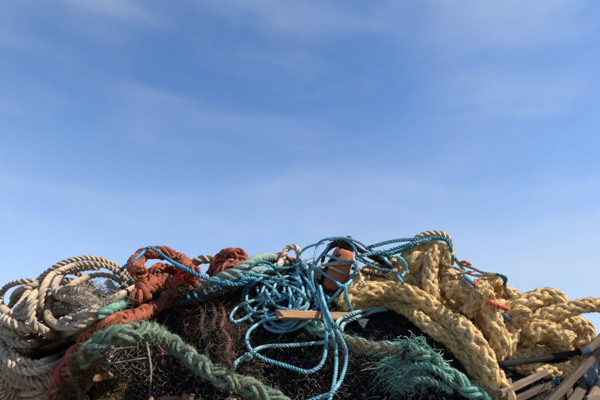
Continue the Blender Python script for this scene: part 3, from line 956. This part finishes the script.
# big knot at the right
hawser([(505, 338), (520, 334), (540, 336), (560, 340), (586, 340)], 18, 'yellow rope deep inside the right knot')
hawser([(446, 292), (460, 290), (474, 300), (484, 316), (486, 336)], 19, 'yellow rope sunk in shade behind the hanging yellow rope')
hawser([(520, 318), (536, 312), (552, 312), (566, 318), (580, 326)], 18, 'yellow rope bedded under the topmost hump of the right knot')
hawser([(498, 352), (516, 354), (540, 352), (562, 350), (582, 346)], 15, 'yellow rope running level just above the black pipe')
hawser([(505, 360), (522, 366), (545, 371), (566, 370), (582, 362), (594, 348)], 15, 'lowest yellow rope of the right knot, under the black pipe')
hawser([(540, 326), (556, 321), (572, 322), (583, 329), (586, 340), (578, 350)], 17, 'yellow rope hooped at the right side of the knot')
hawser([(510, 322), (518, 309), (531, 301), (546, 297), (558, 302), (560, 311), (550, 318), (536, 322)], 20, 'topmost yellow rope hump of the right knot', sm=1.0)
hawser([(526, 346), (530, 330), (540, 318), (556, 312), (574, 307), (592, 305), (612, 306), (640, 312), (668, 330), (690, 356)], 16, 'yellow rope leaving the knot and running out to the right')
hawser([(530, 336), (538, 329), (548, 330), (558, 338), (566, 346)], 17, 'blunt frayed yellow rope end in front of the right knot', fuzz=28000, flen=0.010, sm=1.0)
hawser([(504, 354), (509, 340), (514, 326), (520, 314), (528, 318)], 18, 'short upright yellow rope bend left of the knot', fuzz=28000, sm=1.0)
hawser([(466, 314), (474, 304), (480, 292), (486, 282), (494, 281), (500, 290)], 15, 'second yellow rope arch, right of the tall one', sm=1.0)
hawser([(484, 288), (488, 302), (493, 318), (497, 334), (497, 350), (492, 364)], 18, 'yellow rope hanging straight down from the second arch')
line('twisted_rope', [(410, 246), (418, 238), (429, 234), (441, 234), (448, 239), (450, 246)], 7, 'white', 'cream white rope capping the tall yellow arch', 'rope')
hawser([(440, 318), (434, 302), (431, 286), (431, 270), (433, 257), (439, 249), (446, 251), (447, 259), (442, 266)], 16, 'tall yellow rope arch at the right crest', sm=1.0, fuzz=28000)
hawser([(340, 318), (352, 309), (368, 303), (386, 302), (404, 308), (420, 320), (436, 332), (452, 343), (465, 354), (474, 368), (482, 384), (488, 402)], 15, 'inner of two yellow ropes sweeping down to the bottom right')
hawser([(340, 306), (354, 295), (370, 290), (388, 289), (408, 294), (428, 304), (448, 318), (466, 335), (480, 352), (490, 370), (498, 388), (504, 408)], 20, 'outer, thicker of two yellow ropes sweeping down to the bottom right', fuzz=28000)

# ================================================================== timber and scraps, bottom right
plank('board', (500, 394), (546, 372), 6.5, 4, 'greywood', 'pale board slanting in the dark below the right yellow knot', tilt=0.5)
plank('board', (506, 404), (552, 384), 6, 4, 'darkwood', 'lower, shade-darkened board parallel to the slanting one below the knot', tilt=0.5)  # shadow below the knot put into the colour by using darker wood
plank('board', (509, 380), (511, 408), 5, 3, 'greywood', 'narrow broken board end beside the outer yellow rope', jag=0.9)
plank('board', (624, 318), (588, 352), 9, 6, 'darkwood', 'dark board end at the right edge behind the beam', lift=(0.0, 0.0))
def scrap(name, cx, cy, w, h, mat, label, cat, lift=0.01, crumple=0.5, thick=0.0012, n=9, tri=0.0):
    g = np.random.default_rng(sd())
    d = np.nanmin(look([cx], [cy], max(w, h) / 2)) if np.isfinite(look([cx], [cy], max(w, h) / 2)).any() else 1.7
    u, v = np.meshgrid(np.linspace(-0.5, 0.5, n), np.linspace(-0.5, 0.5, n))
    amp = crumple * min(w, h) * d / FPX * 0.25
    zz = amp * (np.sin(9 * u + 4 * v + 1) + np.sin(13 * v - 7 * u)) + g.normal(0, amp * 0.35, u.shape)
    px = cx + u * w * (1 - tri * (v + 0.5)) + tri * 2.0 * v + g.normal(0, w * 0.02, u.shape); py = cy + v * h + g.normal(0, h * 0.02, u.shape)
    P = at(px, py, d - lift - amp + zz)
    P2 = P - ray(px, py) * thick
    k = n * n
    Q = grid_quads(n, n - 1)
    e = [i for i in range(n)] + [i * n + n - 1 for i in range(1, n)] + [k - 1 - i for i in range(1, n)] + [(n - 1 - i) * n for i in range(1, n - 1)]
    e = np.array(e); e2 = np.roll(e, -1)
    V = np.concatenate([P.reshape(-1, 3), P2.reshape(-1, 3)])
    Q = np.concatenate([Q, Q[:, ::-1] + k, np.stack([e2, e, e + k, e2 + k], 1)])
    b = base_of(V)
    o = add_obj(name, make_mesh(name, V - b, Q, None, V[:, :2]), mat); o.location = b
    return tag(o, label, cat)
scrap('plastic_scrap', 590, 370, 16, 34, 'clear', 'crumpled clear bluish plastic piece behind the dark beam', 'plastic', 0.01, 0.6, n=13)
scrap('plastic_scrap', 556, 381, 8, 5, 'blue', 'small dark blue plastic scrap in the gap under the knot', 'plastic')
scrap('plastic_scrap', 550, 391, 6, 5, 'tealplastic', 'tiny pale green plastic scrap left of the dark beam', 'plastic')
scrap('plastic_scrap', 562, 394, 5, 3, 'whiteplastic', 'tiny white plastic chip beside the upright board', 'plastic')
def pipe():
    P, r = lay([(482, 369, -0.10), (492, 366, -0.05), (504, 364, -0.01), (518, 362.2), (535, 360), (555, 356.5), (572, 353.5), (583, 351)], 5.8, sink=0.1, sm=4)
    P, s = resample(P, 0.012)
    b = base_of(P)
    t = thing('pipe', b, 'thin black plastic pipe lying across the right yellow knot', 'pipe')
    T, Nn, B = frames(P)
    def tube(nm, Pp, rr, mat, caps=True):
        t2, n2, _ = frames(Pp)
        V, Q, U, TT = strand_tube(Pp, n2, rr, rr, np.arange(len(Pp)) * 0.01, 14, caps, sd(), 0.0)
        add_obj(nm, make_mesh(nm, V - b, Q, TT, U), mat, t)
    tube('tube', P, r, 'rubber')
    e = P[-1]; ax = T[-1]
    tube('end_fitting', e + ax * np.linspace(-0.010, 0.022, 6)[:, None], r * 1.3, 'greyplastic')
    tube('collar', e + ax * np.linspace(-0.018, -0.008, 4)[:, None], r * 1.45, 'rubber')
pipe()
plank('board', (569, 386), (572, 412), 6.5, 4, 'greywood', 'upright pale board end at the bottom right', tilt=0.3, lift=(0.02, 0.02))
plank('board', (584, 386), (568, 410), 9, 4, 'darkwood', 'short dark board between the beam and the upright board', lift=(0.01, 0.01))
plank('board', (612, 362), (586, 410), 9, 5, 'greywood', 'sunlit pale board in the bottom right corner', tilt=-0.4, lift=(0.04, 0.03))
plank('board', (586, 399), (602, 397), 5, 3, 'greywood', 'tiny pale board scrap at the bottom right corner', tilt=0.3, lift=(0.04, 0.04))
plank('beam', (616, 334), (540, 412), 7, 7, 'darkwood', 'long dark timber beam slanting across the bottom right', 'beam', tilt=-0.5, lift=(0.03, 0.03), jag=0.1)

# ================================================================== centre: board, buoy, right green rope, blue tangle
rope('plaited_rope', [(296, 316), (312, 325), (326, 333), (342, 340), (360, 346), (380, 350), (400, 350), (418, 354), (436, 363), (450, 375), (464, 386), (478, 398), (492, 414)], 17, 'sea',
     'sea-green plaited rope with a frayed middle running to the bottom right', fuzz=16000, flen=0.008, pitch=6.0, loose=0.25)
def fray(name, seeds, mat, label):
    """unravelled yarns hanging off a rope: clumps of wavy fibres that droop and spread"""
    g = np.random.default_rng(sd())
    A = []
    K = 11
    for (x, y, ang, ln, n) in seeds:
        d0 = look([x], [y], 6)[0]
        for _ in range(n):
            a = math.radians(ang + g.normal(0, 34)); l = 0.5 * ln * g.lognormal(0, 0.35)
            q = np.linspace(0, 1, K)
            w1, w2 = g.uniform(2, 5), g.uniform(0, 6.28)
            px = x + g.normal(0, 3.6) + l * q * math.cos(a) + g.uniform(0.5, 2.6) * np.sin(w1 * q * 2 + w2) * q + g.normal(0, 5) * q ** 2
            py = y + g.normal(0, 3.0) + l * q * math.sin(a) + 0.20 * l * q ** 2 + g.uniform(0.5, 2.2) * np.cos(w1 * q * 2 + w2) * q
            d = d0 - 0.003 - g.uniform(0, 0.012) * np.sin(q * 3.0) + g.normal(0, 0.004)
            A.append(at(px, py, d * np.ones(K)))
    a = Acc(); P = np.array(A)
    a.add(*tubes_batch(P, 0.0008 * g.uniform(0.5, 1.7, len(P)), 4))
    b = base_of(P.reshape(-1, 3))
    o = add_obj(name, a.mesh(name, b), mat); o.location = b; o['kind'] = 'stuff'
    return tag(o, label, 'fibres')
fray('frayed_fibres', [(394, 358, 125, 26, 34), (399, 361, 108, 38, 40), (405, 363, 98, 44, 44), (411, 365, 92, 42, 40), (418, 368, 86, 34, 30), (402, 374, 118, 26, 30), (409, 376, 84, 28, 30),
                      (406, 346, 235, 12, 16), (414, 343, 262, 14, 20), (421, 346, 290, 14, 18), (428, 352, 318, 12, 14), (434, 358, 325, 9, 10)], 'sea',
     'bushy sea-green frayed fibres hanging off the right green rope')
curls('frayed_fibres', 420, (384, 432), (356, 394), 0.026, 0.0006, 'sea', 'matted sea-green fluff under the frayed part of the right green rope', 'fluff', ell(404, 376, 15, 15), rise=0.012)
curls('frayed_fibres', 500, (326, 400), (335, 362), 0.014, 0.0006, 'brown', 'brown fluff clinging to the right green rope', 'fluff', lambda x, y: abs(y - 340 - (x - 342) * 0.25) < 6, rise=0.012)
for k, pts in enumerate([[(404, 372), (414, 366), (428, 366), (440, 372), (452, 381)], [(410, 382), (424, 380), (438, 384), (452, 392)]]):
    rope('twisted_rope', pts, 7, 'sea', ['upper', 'lower'][k] + ' loose strand unravelled from the right green rope', style='laid', fuzz=3000)
line('cable_tie', [(402, 362), (404, 354), (407, 346), (411, 340)], 4, 'black', 'black tie wound round the right green rope', 'tie', sm=0.6)
scrap('plastic_scrap', 363, 324, 13, 10, 'whiteplastic', 'white plastic corner under the pale blue line', 'plastic', 0.014, 0.25, tri=0.9)

def buoy():
    # tapered foam float with a black cap, leaning back on the crest
    top, bot = (346, 247), (330, 292)
    d0 = np.nanmin(look([338], [272], 9)) - 0.085
    A, B = at(bot[0], bot[1], d0), at(top[0], top[1], d0 + 0.02)
    L = np.linalg.norm(B - A); ax = (B - A) / L
    t = thing('buoy', A, 'faded orange foam buoy wound with blue and black line', 'buoy')
    sc = d0 / FPX
    def lathe(nm, prof, mat, rough):
        u = np.array([p[0] for p in prof]); rd = np.array([p[1] for p in prof]) * sc
        C = A + ax * (u * L)[:, None]
        T0, Nn, Bn = frames(np.stack([A, A + ax * 0.1, A + ax * 0.2]))
        K = 20
        ph = np.linspace(0, 2 * math.pi, K + 1)
        g = np.random.default_rng(sd())
        jit = 1 + g.normal(0, rough, (len(prof), K)); jit = np.concatenate([jit, jit[:, :1]], 1)
        flat = (1 - 0.12 * np.cos(2 * ph) ** 2)
        V = C[:, None] + (rd[:, None] * jit * flat[None])[..., None] * (np.cos(ph)[None, :, None] * Nn[0] + np.sin(ph)[None, :, None] * Bn[0])
        add_obj(nm, make_mesh(nm, V.reshape(-1, 3) - A, grid_quads(len(prof), K), None, None), mat, t)
    lathe('float', [(-0.02, 0.3), (0, 7.5), (0.03, 9.5), (0.1, 11.6), (0.25, 12.8), (0.42, 13.2), (0.58, 12.8), (0.72, 12.2), (0.84, 11.4), (0.93, 9.8), (0.97, 7.0), (1.0, 0.3)], 'buoy', 0.022)
    lathe('end_cap', [(0.9, 7), (0.92, 9.4), (0.98, 9.2), (1.08, 7.0), (1.16, 4.5), (1.22, 3.2), (1.25, 0.2)], 'rubber', 0.05)
    n = 30
    stamp(np.linspace(bot[0], top[0], n), np.linspace(bot[1], top[1], n), np.full(n, d0), 11.5, 11.5 * sc)
buoy()

# dark lines round the buoy
bundle('dark_line', [
    [(322, 262), (326, 252), (334, 246), (346, 245), (358, 250), (370, 257), (382, 263), (390, 269)],
    [(328, 246), (340, 241), (352, 244), (362, 251), (374, 256), (388, 262)],
    [(352, 268), (364, 272), (376, 275), (388, 277)],
    [(322, 282), (324, 272), (330, 262), (340, 254)],
    [(356, 256), (366, 262), (380, 268), (390, 264), (388, 256), (378, 254)],
], 4.2, 'black', 'black line snarled round the top of the orange buoy', 'line')
line('pale_twine', [(322, 265), (332, 264), (344, 263), (354, 262)], 4, 'white', 'pale worn cord across the middle of the orange buoy', 'cord', sm=0.8)
line('pale_twine', [(328, 266), (336, 270), (346, 275)], 3, 'white', 'pale cord slanting below the middle of the orange buoy', 'cord', sm=0.8)
line('pale_twine', [(352, 262), (358, 270), (362, 280), (366, 288)], 2.4, 'white', 'frayed pale twine hanging right of the buoy', 'twine', sm=0.8)

# the blue tangle: one long line in many turns
g1 = np.random.default_rng(5)
fill = []
for k in range(5):
    cx, cy = g1.uniform(256, 292), g1.uniform(286, 312)
    rx, ry = g1.uniform(13, 26), g1.uniform(9, 18)
    a0 = g1.uniform(0, 6.28); tl = g1.uniform(-0.6, 0.6)
    fill.append([(cx + rx * math.cos(a0 + q) * math.cos(tl) - ry * math.sin(a0 + q) * math.sin(tl), cy + rx * math.cos(a0 + q) * math.sin(tl) + ry * math.sin(a0 + q) * math.cos(tl)) for q in np.linspace(0, 5.6, 12)])
for k in range(4):
    x = 301 + 4.4 * k + g1.normal(0, 2)
    fill.append([(x - 5, 262 + g1.normal(0, 5)), (x + g1.normal(0, 3), 276 + g1.normal(0, 3)), (x + 3 + g1.normal(0, 3), 290), (x + 2 + g1.normal(0, 4), 304), (x - 8, 314 + g1.normal(0, 4))])
tangle = fill + [
    [(240, 276), (250, 279), (262, 281), (276, 283), (292, 287), (304, 294)],
    [(243, 272), (256, 275), (270, 277), (284, 281), (300, 284)],
    [(238, 284), (244, 279), (256, 279), (268, 285), (276, 292), (282, 302)],
    [(250, 284), (244, 292), (244, 304), (251, 314), (264, 317), (276, 313), (286, 306)],
    [(262, 278), (252, 284), (247, 294), (248, 306), (256, 312), (268, 310)],
    [(263, 319), (265, 326), (274, 331), (288, 331), (302, 325), (314, 317)],
    [(266, 316), (276, 326), (288, 328), (298, 320), (306, 310)],
    [(268, 298), (258, 300), (246, 303), (235, 310), (231, 318), (236, 322), (246, 318), (255, 309), (264, 300), (272, 292)],
    [(272, 296), (276, 284), (286, 277), (297, 279), (303, 289), (301, 300), (295, 309), (284, 312)],
    [(289, 288), (291, 298), (289, 310), (280, 318)],
    [(266, 290), (270, 300), (280, 308), (294, 310), (306, 306), (304, 296), (298, 290)],
    lambda: plank('board', (279, 314.5), (352, 317), 8, 6, 'wood', 'broken brown board lying across the blue tangle', lift=(0.01, 0.0), jag=1.1, tilt=-0.25),
    [(298, 262), (300, 254), (306, 248), (314, 245), (324, 243)],
    [(299, 255), (302, 264), (310, 272), (316, 282), (320, 290), (330, 300)],
    [(310, 300), (308, 286), (312, 272), (318, 260), (326, 250), (330, 244)],
    [(316, 296), (312, 280), (314, 264), (316, 250), (320, 242), (328, 239), (340, 238), (350, 243), (356, 252), (357, 265), (352, 277), (343, 287), (334, 297), (324, 306), (314, 310)],
    [(312, 266), (324, 274), (336, 282), (344, 287), (352, 280)],
    [(322, 254), (332, 257), (342, 260), (352, 262)],
    [(300, 272), (308, 282), (314, 294), (318, 308)],
    [(330, 240), (344, 238), (358, 242), (370, 250), (382, 257), (392, 266)],
    [(356, 258), (368, 264), (380, 269), (392, 271), (398, 276), (403, 284)],
    [(388, 257), (398, 257), (405, 263), (406, 271), (402, 277)],
    [(346, 284), (346, 294), (349, 304), (352, 312)],
    [(276, 318), (266, 320), (257, 325, .02), (249, 332, .03), (247, 341, .04), (252, 351, .045), (264, 359, .045), (280, 364, .045), (296, 369, .045), (308, 372, .045), (319, 367, .045), (325, 356, .04), (326, 342, .03), (326, 328, .02), (323, 312), (318, 296)],
    [(318, 290), (322, 306), (328, 322, .01), (333, 336, .02), (336, 352, .03), (336, 370, .03), (333, 388, .03), (328, 404, .03), (322, 416, .02)],
    [(320, 286), (324, 302), (331, 320), (340, 336, .02), (346, 352, .03), (345, 368, .03), (339, 384, .03), (330, 394, .03), (318, 398, .03), (304, 403, .03), (290, 412, .02)],
]
bundle('blue_line', tangle, 3.2, 'cyan', 'long bright blue line heaped in loops over the middle of the pile', 'line', sink=0.35)
line('pale_line', [(233, 370), (236, 363, .02), (243, 358, .04), (249, 355, .05), (258, 349, .05), (270, 346, .04), (290, 345.5, .04), (308, 344, .03), (322, 342.5, .0), (334, 340, -.05)], 3.8, 'pale', 'pale blue line lying nearly level across the dark net')
line('pale_line', [(240, 362), (244, 357), (247, 354), (251, 357), (247, 360), (243, 357)], 3.4, 'pale', 'small knot tied in the pale blue line', 'knot', sm=0.6)
line('pale_line', [(336, 330), (338, 322), (346, 316), (358, 312), (372, 309), (386, 308)], 4.0, 'pale', 'upper of two pale teal lines above the white plastic corner')
line('pale_line', [(341, 332), (343, 325), (350, 320), (362, 316), (376, 311), (388, 310)], 4.0, 'pale', 'lower of two pale teal lines above the white plastic corner')
line('grey_line', [(248, 270), (254, 264), (262, 262), (270, 264), (276, 268), (290, 268), (300, 264)], 3.4, 'teal', 'dark teal cord wound over the sage rope end')
line('blue_line', [(112, 275, -0.10), (120, 270, -0.07), (126, 266, -0.05), (133, 262, -0.05), (141, 255, -0.03), (147, 248.5), (152, 248), (158, 252), (166, 258), (176, 264), (188, 270), (200, 276), (214, 281), (228, 284), (240, 284), (250, 280)], 4.2, 'blue', 'single blue cord running over the red arch and down to the tangle', sm=0.8)
line('teal_line', [(366, 248), (378, 245), (390, 242), (404, 240), (420, 239.5), (436, 238.5), (446, 240), (450, 246), (451, 253)], 3.8, 'teal', 'upper teal line stretched from the buoy over the yellow arch')
line('teal_line', [(360, 256), (374, 253), (390, 250), (404, 246), (418, 242), (432, 240)], 3.8, 'cyan', 'middle blue line stretched from the buoy towards the yellow arch')
line('teal_line', [(380, 254), (394, 253), (406, 249), (416, 244)], 3.6, 'teal', 'lower short teal line stretched towards the yellow arch')
line('teal_line', [(449, 252), (455, 259), (460, 265), (464, 271)], 4.2, 'cyan', 'short blue cord hanging off the right side of the tall yellow arch')
line('white_twine', [(443, 263), (452, 267), (462, 271), (474, 275), (486, 276), (500, 275)], 3.0, 'white', 'pale twine running from the tall arch to the second arch', 'twine')
line('white_twine', [(440, 273), (452, 275), (464, 273), (474, 271)], 2.6, 'white', 'thin pale twine crossing level right of the tall arch', 'twine')
line('white_twine', [(456, 272), (464, 279), (474, 288), (484, 296)], 2.6, 'white', 'thin pale twine slanting down right of the tall arch', 'twine')
line('white_twine', [(460, 264), (472, 268), (484, 273), (498, 275), (504, 280), (506, 290), (510, 297)], 3.0, 'twine', 'grey twine draped over the second arch and hooking down', 'twine')
line('teal_line', [(464, 276), (472, 283), (478, 289)], 4, 'teal', 'dark teal cord tucked under the thin twine')
line('teal_line', [(494, 274), (502, 276), (506, 279), (504, 285)], 3.2, 'teal', 'teal cord end hooked at the top of the second arch')
line('red_line', [(460, 263), (465, 262), (470, 265)], 3.6, 'redplastic', 'tiny red cord scrap on the crest right of the tall arch', 'cord')
line('red_line', [(476, 280), (475, 286), (477, 290)], 3.2, 'redplastic', 'red cord scrap beside the second arch', 'cord')
rope('twisted_rope', [(488, 302), (497, 306), (507, 309)], 5, 'redplastic', 'bright red-orange cord between the second arch and the knot', 'cord', style='laid')
line('teal_line', [(500, 314), (505, 316), (510, 322)], 4.5, 'blue', 'blue cord scrap under the red-orange cord')
